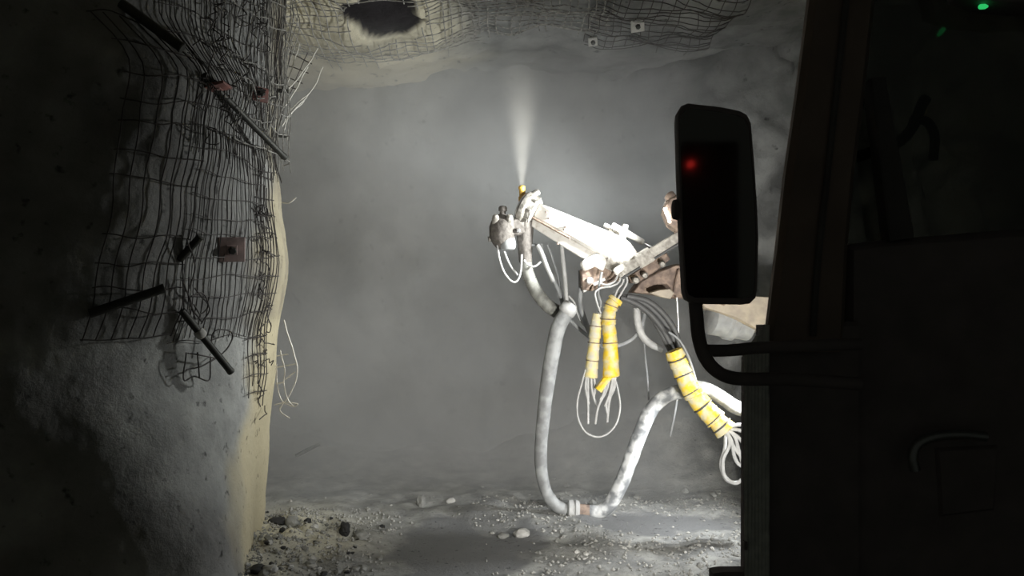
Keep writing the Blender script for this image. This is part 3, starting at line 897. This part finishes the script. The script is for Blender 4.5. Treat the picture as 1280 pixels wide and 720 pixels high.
hose('hanging_strap', [(702, 300), (703, 318), (706, 345), (708, 372), (710, 390)], .020, 'hose_pale', 'pale upright strap hose dropping straight from boom to hose joint', Y=BY - .12)
hose('control_hose', [(726, 338), (726, 360), (725, 380), (731, 400), (738, 418)], .024, 'hose_grey', 'grey hose hanging from the pivot bracket, nearest the pale strap', Y=BY - .1)
hose('control_hose', [(711, 370), (719, 380), (721, 390), (728, 404), (738, 412)], .010, 'hose_pale', 'thin pale hose arcing from the strap toward the sleeves', Y=BY - .05)
for i, (pth, lab) in enumerate((
        ([(776, 340), (774, 352), (764, 358), (752, 360), (744, 366), (746, 378), (751, 392)], 'thin pale hose looping low from the rail end to the paler sleeve'),
        ([(778, 341), (779, 352), (772, 362), (768, 372)], 'thin pale hose dropping from the rail end to the bright sleeve'),
        ([(773, 342), (768, 352), (758, 356), (750, 354)], 'short thin hose curled round the pivot bracket face'),
        ([(781, 340), (784, 352), (778, 364), (772, 374)], 'outermost thin hose beside the knuckle plate'))):
    hose('control_hose', pth, .009, 'hose_pale', lab, Y=BY - .45)
# grey loops behind the sleeves
hose('loop_hose', [(763, 434), (778, 430), (792, 422), (802, 408), (806, 392)], .020, 'hose_grey', 'grey hose arc passing behind the bright sleeve', Y=BY - .02)
hose('loop_hose', [(796, 385), (797, 402), (802, 418), (812, 429), (828, 437)], .034, 'hose_pale', 'thick pale hose bend between the bright sleeve and the dark bundle', Y=BY - .08)
hose('loop_hose', [(736, 420), (748, 428), (752, 434), (770, 432)], .016, 'hose_grey', 'grey hose crossing behind both sleeves', Y=BY)
hose('loop_hose', [(804, 408), (806, 440), (809, 470), (811, 500)], .010, 'hose_grey', 'faint thin hose hanging straight behind the sleeves', Y=BY + .35)
hose('loop_hose', [(848, 470), (846, 500), (841, 530), (838, 545)], .012, 'hose_grey', 'faint hose hanging below the curved sleeve', Y=BY + .35)
hose('drain_tube', [(846, 372), (847, 390), (848, 410), (847, 424)], .012, 'chrome', 'shiny thin tube hanging below the orange caked lip beside the mirror', Y=BY - .3)
# dark bundle
for i, dx in enumerate((0, 7, 13, -6)):
    hose('bundle_hose', [(776 + dx * .6, 372 - i), (796 + dx, 380 - i * 2), (816 + dx, 396 - i * 2), (832 + dx, 418 - i), (843 + dx * .5, 442)], .026, 'hose_dark',
         'dark rubber hose in the bundle between knuckle and curved sleeve', Y=BY - .3 + .03 * (i % 2), group='dark hose bundle')
hose('control_hose', [(836, 415), (848, 424), (858, 440), (866, 462), (871, 480)], .010, 'hose_grey', 'thin grey hose running along the top of the curved sleeve', Y=BY - .5)


def sleeve(name, path, r, mat, label, Y, dY, nseg):
    """wrapped hose bundle: overlapping turns of tape, each turn a little wider at its lower end"""
    t = thing(name, label, 'hose sleeve', at(path[-1][0], path[-1][1], Y + dY[-1]), 'yellow wrapped hose bundles')
    ctrl = px_path(path, Y, dY)
    n = 24
    pts = spline(ctrl, n)
    rr = []
    N = len(pts)
    rnd = random.Random(int(path[0][0]))
    jit = [rnd.uniform(.92, 1.1) for _ in range(nseg + 1)]
    for i in range(N):
        s_ = i / (N - 1) * nseg
        k = s_ - int(s_)
        rr.append(lerp(r[0], r[1], i / (N - 1)) * (0.93 + .13 * k) * jit[min(int(s_), nseg)])
    o = MB().tube(pts, rr, 18).build('sleeve_wrap', mat, t, angle=50)
    return t, pts


s1, p1 = sleeve('hose_sleeve', [(771, 373), (764, 383), (761, 400), (763, 430), (764, 471)], (.060, .068), 'wrap', 'bright yellow wrapped hose sleeve hanging straight, the taller of two side by side', BY - .45, [0, 0, 0, 0, 0], 9)
s2, p2 = sleeve('hose_sleeve', [(747, 392), (744, 415), (741, 445), (738, 472)], (.046, .060), 'wrap_pale', 'paler yellow wrapped hose sleeve hanging beside the bright straight one', BY - .4, [0, 0, 0, 0], 7)
s3, p3 = sleeve('hose_sleeve', [(842, 438), (850, 458), (861, 482), (878, 507), (896, 526), (908, 539)], (.076, .092), 'wrap', 'curved yellow wrapped hose sleeve below the wing mirror', BY - .55, [0, 0, -.02, -.05, -.08, -.1], 10)
# dark ties round the curved sleeve
for a in (.12, .3, .47, .62, .78, .9):
    i = int(a * (len(p3) - 2)); c = p3[i]; tt = (p3[i + 1] - c).normalized(); nn = tt.orthogonal().normalized(); bb = tt.cross(nn)
    rad = lerp(.078, .096, a)
    MB().tube([c + (nn * math.cos(w) + bb * math.sin(w)) * rad for w in linspace(0, 6.2832, 22)], .007, 6, False).build('sleeve_tie', 'hose_dark', s3)
for p_, s_, rad in ((p1, s1, .072), (p2, s2, .058)):
    for a in (.25, .5, .75):
        i = int(a * (len(p_) - 2)); c = p_[i]; tt = (p_[i + 1] - c).normalized(); nn = tt.orthogonal().normalized(); bb = tt.cross(nn)
        MB().tube([c + (nn * math.cos(w) + bb * math.sin(w)) * rad for w in linspace(0, 6.2832, 20)], .004, 6, False).build('sleeve_tie', 'boom_brown', s_)
# hoses that come out of the sleeves, parts of the bundles
def tails(parent, Y, lst, mat='hose_pale', r=.011, name='hose_tail'):
    for pth in lst:
        pts = spline(px_path(pth, Y), 8)
        MB().tube(pts, r, 8).build(name, mat, parent)


tails(s1, BY - .45, [[(763, 468), (754, 480), (748, 488)]], 'wrap', .04, 'short_wrap')
tails(s1, BY - .47, [[(767, 470), (766, 485), (758, 505), (760, 520)], [(763, 470), (758, 488), (748, 508), (744, 530)], [(769, 470), (768, 485), (762, 500), (759, 528)],
                     [(760, 470), (755, 490), (750, 500)], [(766, 472), (762, 492), (756, 508)]])
tails(s1, BY - .42, [[(768, 470), (773, 490), (775, 510), (770, 530), (758, 543), (744, 546), (730, 538), (722, 520), (722, 500), (727, 480), (732, 462)]], 'hose_pale', .009)
tails(s2, BY - .4, [[(735, 470), (735, 485), (735, 530)], [(739, 472), (740, 488), (744, 502), (748, 512)], [(742, 471), (744, 484), (742, 498)], [(733, 470), (732, 485), (736, 505)]])
tails(s2, BY - .4, [[(752, 340), (748, 365), (751, 380), (747, 393)]], 'hose_grey', .011)
L3 = [[(905, 535), (918, 545), (924, 565), (932, 590), (940, 592)], [(908, 538), (912, 555), (904, 575), (906, 595), (920, 604), (933, 592), (938, 575)],
      [(906, 536), (925, 538), (938, 548), (946, 560)], [(909, 540), (916, 556), (928, 572), (940, 576)], [(904, 536), (914, 550), (918, 570), (926, 582), (944, 584)],
      [(908, 534), (924, 531), (942, 530)], [(908, 537), (922, 546), (936, 562), (946, 572)]]
tails(s3, BY - .66, L3, 'hose_pale', .016)
tails(s3, BY - .62, [[(907, 540), (906, 560), (901, 580), (908, 600), (924, 602), (936, 588)]], 'hose_pale', .014)
# big hose end beyond the curved sleeve
hose('suction_hose', [(868, 484), (884, 487), (902, 497), (918, 508), (940, 516)], .066, 'ribbed', 'thick pale hose passing behind the curved sleeve into the carrier', Y=BY - .25)

# ------------------------------------------------------------------ the truck this is seen from
tk = thing('truck', 'black unlit truck cab with wing mirror, standing close by', 'truck', (1.4, 2.5, 0))
TY = 1.85


def tpart(mb, name, mat, parent=None, **k):
    return mb.build(name, mat, parent or tk, **k)


# A-pillar, slightly bowed
rows = []
for y, xl, xr in ((-60, 1023, 1106), (0, 1015, 1100), (110, 1001, 1088), (220, 985, 1074), (310, 975, 1066), (400, 964, 1062), (440, 958, 1060)):
    a, b_ = at(xl, y, TY), at(xr, y, TY)
    d = Vector((0, .10, 0))
    rows.append([a + Vector((.012, -.0, 0)), b_ - Vector((.02, 0, 0)), b_ + Vector((0, .03, 0)), b_ + d, a + d * .7 + Vector((.01, 0, 0)), a + Vector((0, .02, 0))])
pillar = tpart(MB().loft(rows), 'windscreen_pillar', 'cab_paint')
pts = spline([at(x, y, TY - .005) for x, y in ((1066, -60), (1058, 0), (1046, 110), (1034, 220), (1022, 330), (1016, 420))], 6)
tpart(MB().tube(pts, .008, 8), 'pillar_seam', 'rubber', pillar)
# lower door post with the ridged rubber edge
post = tpart(MB().prism([at(x, y, TY + .02) for x, y in ((958, 408), (1075, 402), (1075, 800), (956, 800))], .09, .01), 'door_post', 'black_plastic')
mb = MB()
rnd = random.Random(3)
xs = linspace(933, 959, 7)
for i, x in enumerate(xs):
    top = lerp(446, 410, min(1, i / 4)) + rnd.uniform(-4, 4)
    pts = [at(x + .8 * noise.noise(Vector((y * .02, i, 0))), y, TY) for y in linspace(top, 800, 26)]
    mb.tube(pts, [.0052 * (1 + .35 * noise.noise(p * 25 + Vector((i, 0, 0)))) for p in pts], 7)
tpart(mb, 'ridged_seal', 'ridged')
tpart(MB().prism([at(x, y, TY + .012) for x, y in ((934, 448), (958, 412), (962, 800), (933, 800))], .05, .004), 'seal_backing', 'black_plastic')
tpart(MB().prism([at(x, y, TY) for x, y in ((892, 718), (905, 716), (940, 716), (945, 790), (892, 790))], .05, .006), 'step_bracket', 'black_plastic')
tpart(MB().beam(at(931, 686, TY), at(931, 676, TY), .02, .008, up=Vector((1, 0, 0))), 'seal_clip', 'black_plastic')
# door skin, dashboard line, front body
door = tpart(MB().prism([at(x, y, TY + .04) for x, y in ((1060, 306), (1100, 300), (1300, 284), (1500, 270), (1500, 900), (1060, 900))], .10, .02), 'door', 'black_plastic')
hd = spline([at(x, y, TY + .0) for x, y in ((1144, 588), (1141, 572), (1146, 556), (1166, 546), (1200, 543), (1232, 546))], 6)
tpart(MB().tube(hd, .012, 10), 'door_handle', 'handle', door)
tpart(MB().prism([at(x, y, TY + .03) for x, y in ((1170, 560), (1250, 556), (1246, 640), (1176, 648))], .03, .012), 'door_pocket', 'black_plastic', door)
tpart(MB().beam(at(1092, 100, TY + .06), at(1122, 300, TY + .06), .05, .035, .05, .06, up=Vector((1, 0, 0))), 'window_divider', 'rubber')
tpart(MB().tube(spline([at(x, y, TY + .14) for x, y in ((1070, 197), (1095, 188), (1122, 178), (1140, 160), (1152, 132), (1158, 122))], 6), .014, 8), 'grab_rail', 'rubber')
tpart(MB().tube(spline([at(x, y, TY + .14) for x, y in ((1138, 150), (1158, 152), (1168, 170), (1166, 200))], 6), .012, 8), 'grab_rail', 'rubber')
gl = [at(x, y, TY + .10) for x, y in ((1080, -60), (1500, -60), (1500, 300), (1060, 310))]
tpart(MB().prism(gl, .006, .001), 'side_window', 'glass')
# overhead console with the green indicator
con = tpart(MB().prism([at(x, y, TY + .0) for x, y in ((1195, -60), (1400, -60), (1400, 4), (1290, 8), (1236, 3), (1205, -8))], .08, .01), 'roof_console', 'black_plastic')
q = at(1232, 8, TY + .0)
tpart(MB().lathe(q + Vector((0, .02, .006)), q + Vector((0, -.006, -.002)), [(0, .006), (.6, .006), (1, .003)], 10), 'indicator_light', 'green', con)
# nose of the truck below the sight line, wheel and headlamps
tpart(MB().box((1.02, 2.0, .75), (2.95, 3.15, 1.75), .12), 'bonnet', 'cab_paint')
for x in (1.12, 2.6):
    zf = floor_z(x + .1, 2.55)
    w = tpart(MB().lathe((x - .05, 2.55, zf + .5), (x + .25, 2.55, zf + .5), [(0, .34), (.03, .45), (.15, .5), (.85, .5), (.97, .45), (1, .34)], 30), 'wheel', 'tyre')
    tpart(MB().lathe((x - .06, 2.55, zf + .5), (x + .26, 2.55, zf + .5), [(0, .14), (.05, .24), (.95, .24), (1, .14)], 18), 'wheel_hub', 'handle', w)
HL = [(1.35, 3.17, 1.15), (2.6, 3.17, 1.15)]
for q in HL:
    q = Vector(q)
    tpart(MB().lathe(q + Vector((0, -.06, 0)), q + Vector((0, .03, 0)), [(0, .12), (.7, .12), (.9, .10), (1, .07)], 24), 'headlamp', 'headlamp')

# wing mirror
MY = 1.6
out = [(846, 150), (847, 140), (852, 132), (860, 128.5), (900, 133), (924, 138), (933, 143), (938, 153), (942, 200), (946, 260), (947.5, 300), (946, 360), (944, 374), (938, 379.5),
       (928, 381), (866, 380), (858, 376), (855, 368), (851, 300), (848, 220)]
ring = [at(x, y, MY) for x, y in out]
cen = sum(ring, Vector()) / len(ring)


def ins(k, dy):
    return [cen + (p - cen) * k + Vector((0, dy, 0)) for p in ring]


body = MB()
body.loft([ins(.93, .004), ins(.94, -.004), ins(.985, -.006), ins(1.0, .006), ins(.99, .03), ins(.85, .06), ins(.5, .075)])
mirror = tpart(body, 'wing_mirror', 'black_plastic')
gm = MB(); gm.loft([ins(.945, -.002), ins(.945, .0015)])
glass = tpart(gm, 'mirror_glass', 'mirror', mirror)
tpart(MB().lathe(at(852, 262, MY + .02), at(840, 262, MY + .02), [(0, .02), (.5, .021), (.9, .019), (1, .012)], 14), 'mirror_knob', 'black_plastic', mirror)
ap = [(868, 340), (869, 372), (871, 400), (874, 425), (882, 448), (896, 464), (914, 472), (940, 474), (985, 474), (1075, 480)]
pts = spline([at(x, y, MY + .03 + .018 * max(0, i - 5)) for i, (x, y) in enumerate(ap)], 8)
tpart(MB().tube(pts, .0140, 12), 'mirror_arm', 'black_plastic', mirror)
ap = [(876, 438), (910, 438), (960, 434), (1075, 430)]
pts = spline([at(x, y, MY + .03 + .03 * i) for i, (x, y) in enumerate(ap)], 8)
tpart(MB().tube(pts, .0130, 12), 'mirror_stay', 'black_plastic', mirror)

# a red marker lamp far back on the truck's side, which the mirror shows
gp = at(864, 205, MY)
inc = (gp - EYE).normalized()
refl = inc - 2 * inc.dot(Vector((0, -1, 0))) * Vector((0, -1, 0))
q = gp + refl * 2.6
rl = tpart(MB().lathe(q + Vector((0, -.03, 0)), q + Vector((0, .01, 0)), [(0, .018), (.7, .018), (1, .010)], 12), 'marker_lamp', 'red')
part_b = MB().box((q.x - .04, q.y - .09, q.z - .9), (q.x + .25, q.y - .03, q.z + .12))
tpart(part_b, 'body_side', 'black_plastic')

# ------------------------------------------------------------------ haze and spray
def volume_mat(name, col, build, aniso=0.0):
    m = bpy.data.materials.new(name); m.use_nodes = True
    nt = m.node_tree; nt.nodes.clear()
    o = nt.nodes.new('ShaderNodeOutputMaterial')
    s = nt.nodes.new('ShaderNodeVolumeScatter')
    s.inputs['Color'].default_value = (*col, 1); s.inputs['Anisotropy'].default_value = aniso
    build(nt, s)
    nt.links.new(s.outputs[0], o.inputs['Volume'])
    return m


def haze_nodes(nt, s):
    L = nt.links.new
    geo = nt.nodes.new('ShaderNodeTexCoord')
    sep = nt.nodes.new('ShaderNodeSeparateXYZ'); L(geo.outputs['Object'], sep.inputs[0])
    mr = nt.nodes.new('ShaderNodeMapRange'); mr.interpolation_type = 'SMOOTHSTEP'
    mr.inputs['From Min'].default_value = 7.2; mr.inputs['From Max'].default_value = 9.0
    mr.inputs['To Min'].default_value = 0.0; mr.inputs['To Max'].default_value = 1.0
    L(sep.outputs['Y'], mr.inputs['Value'])
    n = nt.nodes.new('ShaderNodeTexNoise'); n.inputs['Scale'].default_value = 0.7; n.inputs['Detail'].default_value = 2
    L(geo.outputs['Object'], n.inputs['Vector'])
    mr2 = nt.nodes.new('ShaderNodeMapRange')
    mr2.inputs['From Min'].default_value = 0.3; mr2.inputs['From Max'].default_value = 0.7
    mr2.inputs['To Min'].default_value = HAZE * .6; mr2.inputs['To Max'].default_value = HAZE * 1.4
    L(n.outputs['Fac'], mr2.inputs['Value'])
    # thinner close under the roof and over to the far side wall
    mr3 = nt.nodes.new('ShaderNodeMapRange'); mr3.interpolation_type = 'SMOOTHSTEP'
    mr3.inputs['From Min'].default_value = 1.4; mr3.inputs['From Max'].default_value = 2.5
    mr3.inputs['To Min'].default_value = 1.0; mr3.inputs['To Max'].default_value = 0.12
    L(sep.outputs['X'], mr3.inputs['Value'])
    mu = nt.nodes.new('ShaderNodeMath'); mu.operation = 'MULTIPLY'
    L(mr.outputs['Result'], mu.inputs[0]); L(mr2.outputs['Result'], mu.inputs[1])
    mu2 = nt.nodes.new('ShaderNodeMath'); mu2.operation = 'MULTIPLY'
    L(mu.outputs[0], mu2.inputs[0]); L(mr3.outputs['Result'], mu2.inputs[1])
    L(mu2.outputs[0], s.inputs['Density'])


HAZE = 0.5
M['haze'] = volume_mat('concrete_haze', (0.93, 0.95, 0.95), haze_nodes, 0.1)
hz = MB(); hz.add([(x, y, z) for z in (0.02, 4.75) for y in (7.2, 10.6) for x in (-5.0, 3.6)], [(0, 2, 3, 1), (4, 5, 7, 6), (0, 1, 5, 4), (2, 6, 7, 3), (0, 4, 6, 2), (1, 3, 7, 5)])
tag(hz.build('haze', 'haze', smooth=False), 'grey cement haze hanging between buttress and tunnel face', 'haze', kind='stuff')


def plume_nodes(nt, s):
    L = nt.links.new
    tc = nt.nodes.new('ShaderNodeTexCoord')
    sep = nt.nodes.new('ShaderNodeSeparateXYZ'); L(tc.outputs['Object'], sep.inputs[0])

    def math_(op, a, b_=None):
        m_ = nt.nodes.new('ShaderNodeMath'); m_.operation = op
        for i, v in enumerate((a, b_)):
            if v is None: continue
            if isinstance(v, (int, float)): m_.inputs[i].default_value = v
            else: L(v, m_.inputs[i])
        return m_.outputs[0]
    x2 = math_('MULTIPLY', sep.outputs['X'], sep.outputs['X']); y2 = math_('MULTIPLY', sep.outputs['Y'], sep.outputs['Y'])
    r = math_('SQRT', math_('ADD', x2, y2))
    R = math_('ADD', math_('MULTIPLY', sep.outputs['Z'], 0.25), 0.026)      # local radius of the jet
    q = math_('DIVIDE', r, R)
    fall = nt.nodes.new('ShaderNodeMapRange'); fall.interpolation_type = 'SMOOTHSTEP'
    fall.inputs['From Min'].default_value = 0.1; fall.inputs['From Max'].default_value = 1.0; fall.inputs['To Min'].default_value = 1; fall.inputs['To Max'].default_value = 0
    L(q, fall.inputs['Value'])
    top = nt.nodes.new('ShaderNodeMapRange'); top.interpolation_type = 'SMOOTHSTEP'
    top.inputs['From Min'].default_value = 0.5; top.inputs['From Max'].default_value = 1.5; top.inputs['To Min'].default_value = 1; top.inputs['To Max'].default_value = 0
    L(sep.outputs['Z'], top.inputs['Value'])
    dens = math_('DIVIDE', PLUME, math_('ADD', math_('MULTIPLY', sep.outputs['Z'], 2.5), .4))
    n = nt.nodes.new('ShaderNodeTexNoise'); n.inputs['Scale'].default_value = 5; n.inputs['Detail'].default_value = 3
    L(tc.outputs['Object'], n.inputs['Vector'])
    L(math_('MULTIPLY', math_('MULTIPLY', dens, fall.outputs['Result']), math_('MULTIPLY', top.outputs['Result'], math_('ADD', n.outputs['Fac'], .5))), s.inputs['Density'])


PLUME = 3.4
M['plume'] = volume_mat('spray_mist', (0.98, 0.93, 0.84), plume_nodes, 0.0)
pl = MB().lathe((0, 0, 0.0), (0, 0, 1.6), [(0, .03), (.5, .23), (1, .44)], 20).build('spray_plume', 'plume')
pl.location = at(652, 233, BY - .02)
tag(pl, 'pale upward jet of spray mist leaving the yellow nozzle', 'spray', kind='stuff')

# ------------------------------------------------------------------ lights
def spot(name, loc, target, power, angle, blend, col, size=.06):
    l = bpy.data.lights.new(name, 'SPOT'); l.energy = power; l.spot_size = math.radians(angle); l.spot_blend = blend; l.color = col; l.shadow_soft_size = size
    o = bpy.data.objects.new(name, l); C.objects.link(o); o.location = loc
    o.rotation_euler = (Vector(target) - Vector(loc)).to_track_quat('-Z', 'Y').to_euler()
    return o


spot('work_lamp_and_fill_light', at(826, 268, BY - .68), at(826, 268, BY - .68) + Vector((-3.0, 1.25, -.05)), 530, 116, 1.0, (0.97, 1.0, 0.98), .10)
spot('work_lamp_and_fill_light', at(838, 246, BY - .60), (0.75, 9.6, 3.7), 210, 110, 1.0, (0.90, 0.97, 1.0), .06)  # added second spot, put in to brighten the haze above the boom
for i, q in enumerate(HL):
    spot('headlamp_light', (q[0], q[1] + .06, q[2]), (q[0] - (1.6, .7)[i], 9.5, 1.7), (690, 340)[i], 80, .9, (1.0, 0.98, 0.93), .08)
spot('added_fill_lamp_light', (2.33, 7.02, 1.36), (0.5, 7.3, 0.0), 210, 120, .9, (0.95, 0.98, 1.0), .05)  # light of the added lamp, fill for the right floor and haze

w = bpy.data.worlds.new('dark'); sc.world = w; w.use_nodes = True
w.node_tree.nodes['Background'].inputs['Color'].default_value = (0.9, 1.0, 0.85, 1)
w.node_tree.nodes['Background'].inputs['Strength'].default_value = 0.024

# ------------------------------------------------------------------ camera
cam = bpy.data.cameras.new('camera'); co = bpy.data.objects.new('camera', cam); C.objects.link(co)
co.location = EYE; co.rotation_euler = (math.radians(90), 0, 0)
cam.sensor_width = 36.0; cam.lens = 36.0 * F / 1280; cam.clip_end = 60; cam.clip_start = .05
sc.camera = co
sc.cycles.volume_bounces = 2
sc.cycles.use_denoising = True
vs = sc.view_settings
sc.display_settings.display_device = 'sRGB'
vs.view_transform = 'Standard'; vs.look = 'None'; vs.gamma = 1; vs.use_curve_mapping = False; vs.exposure = 0.0
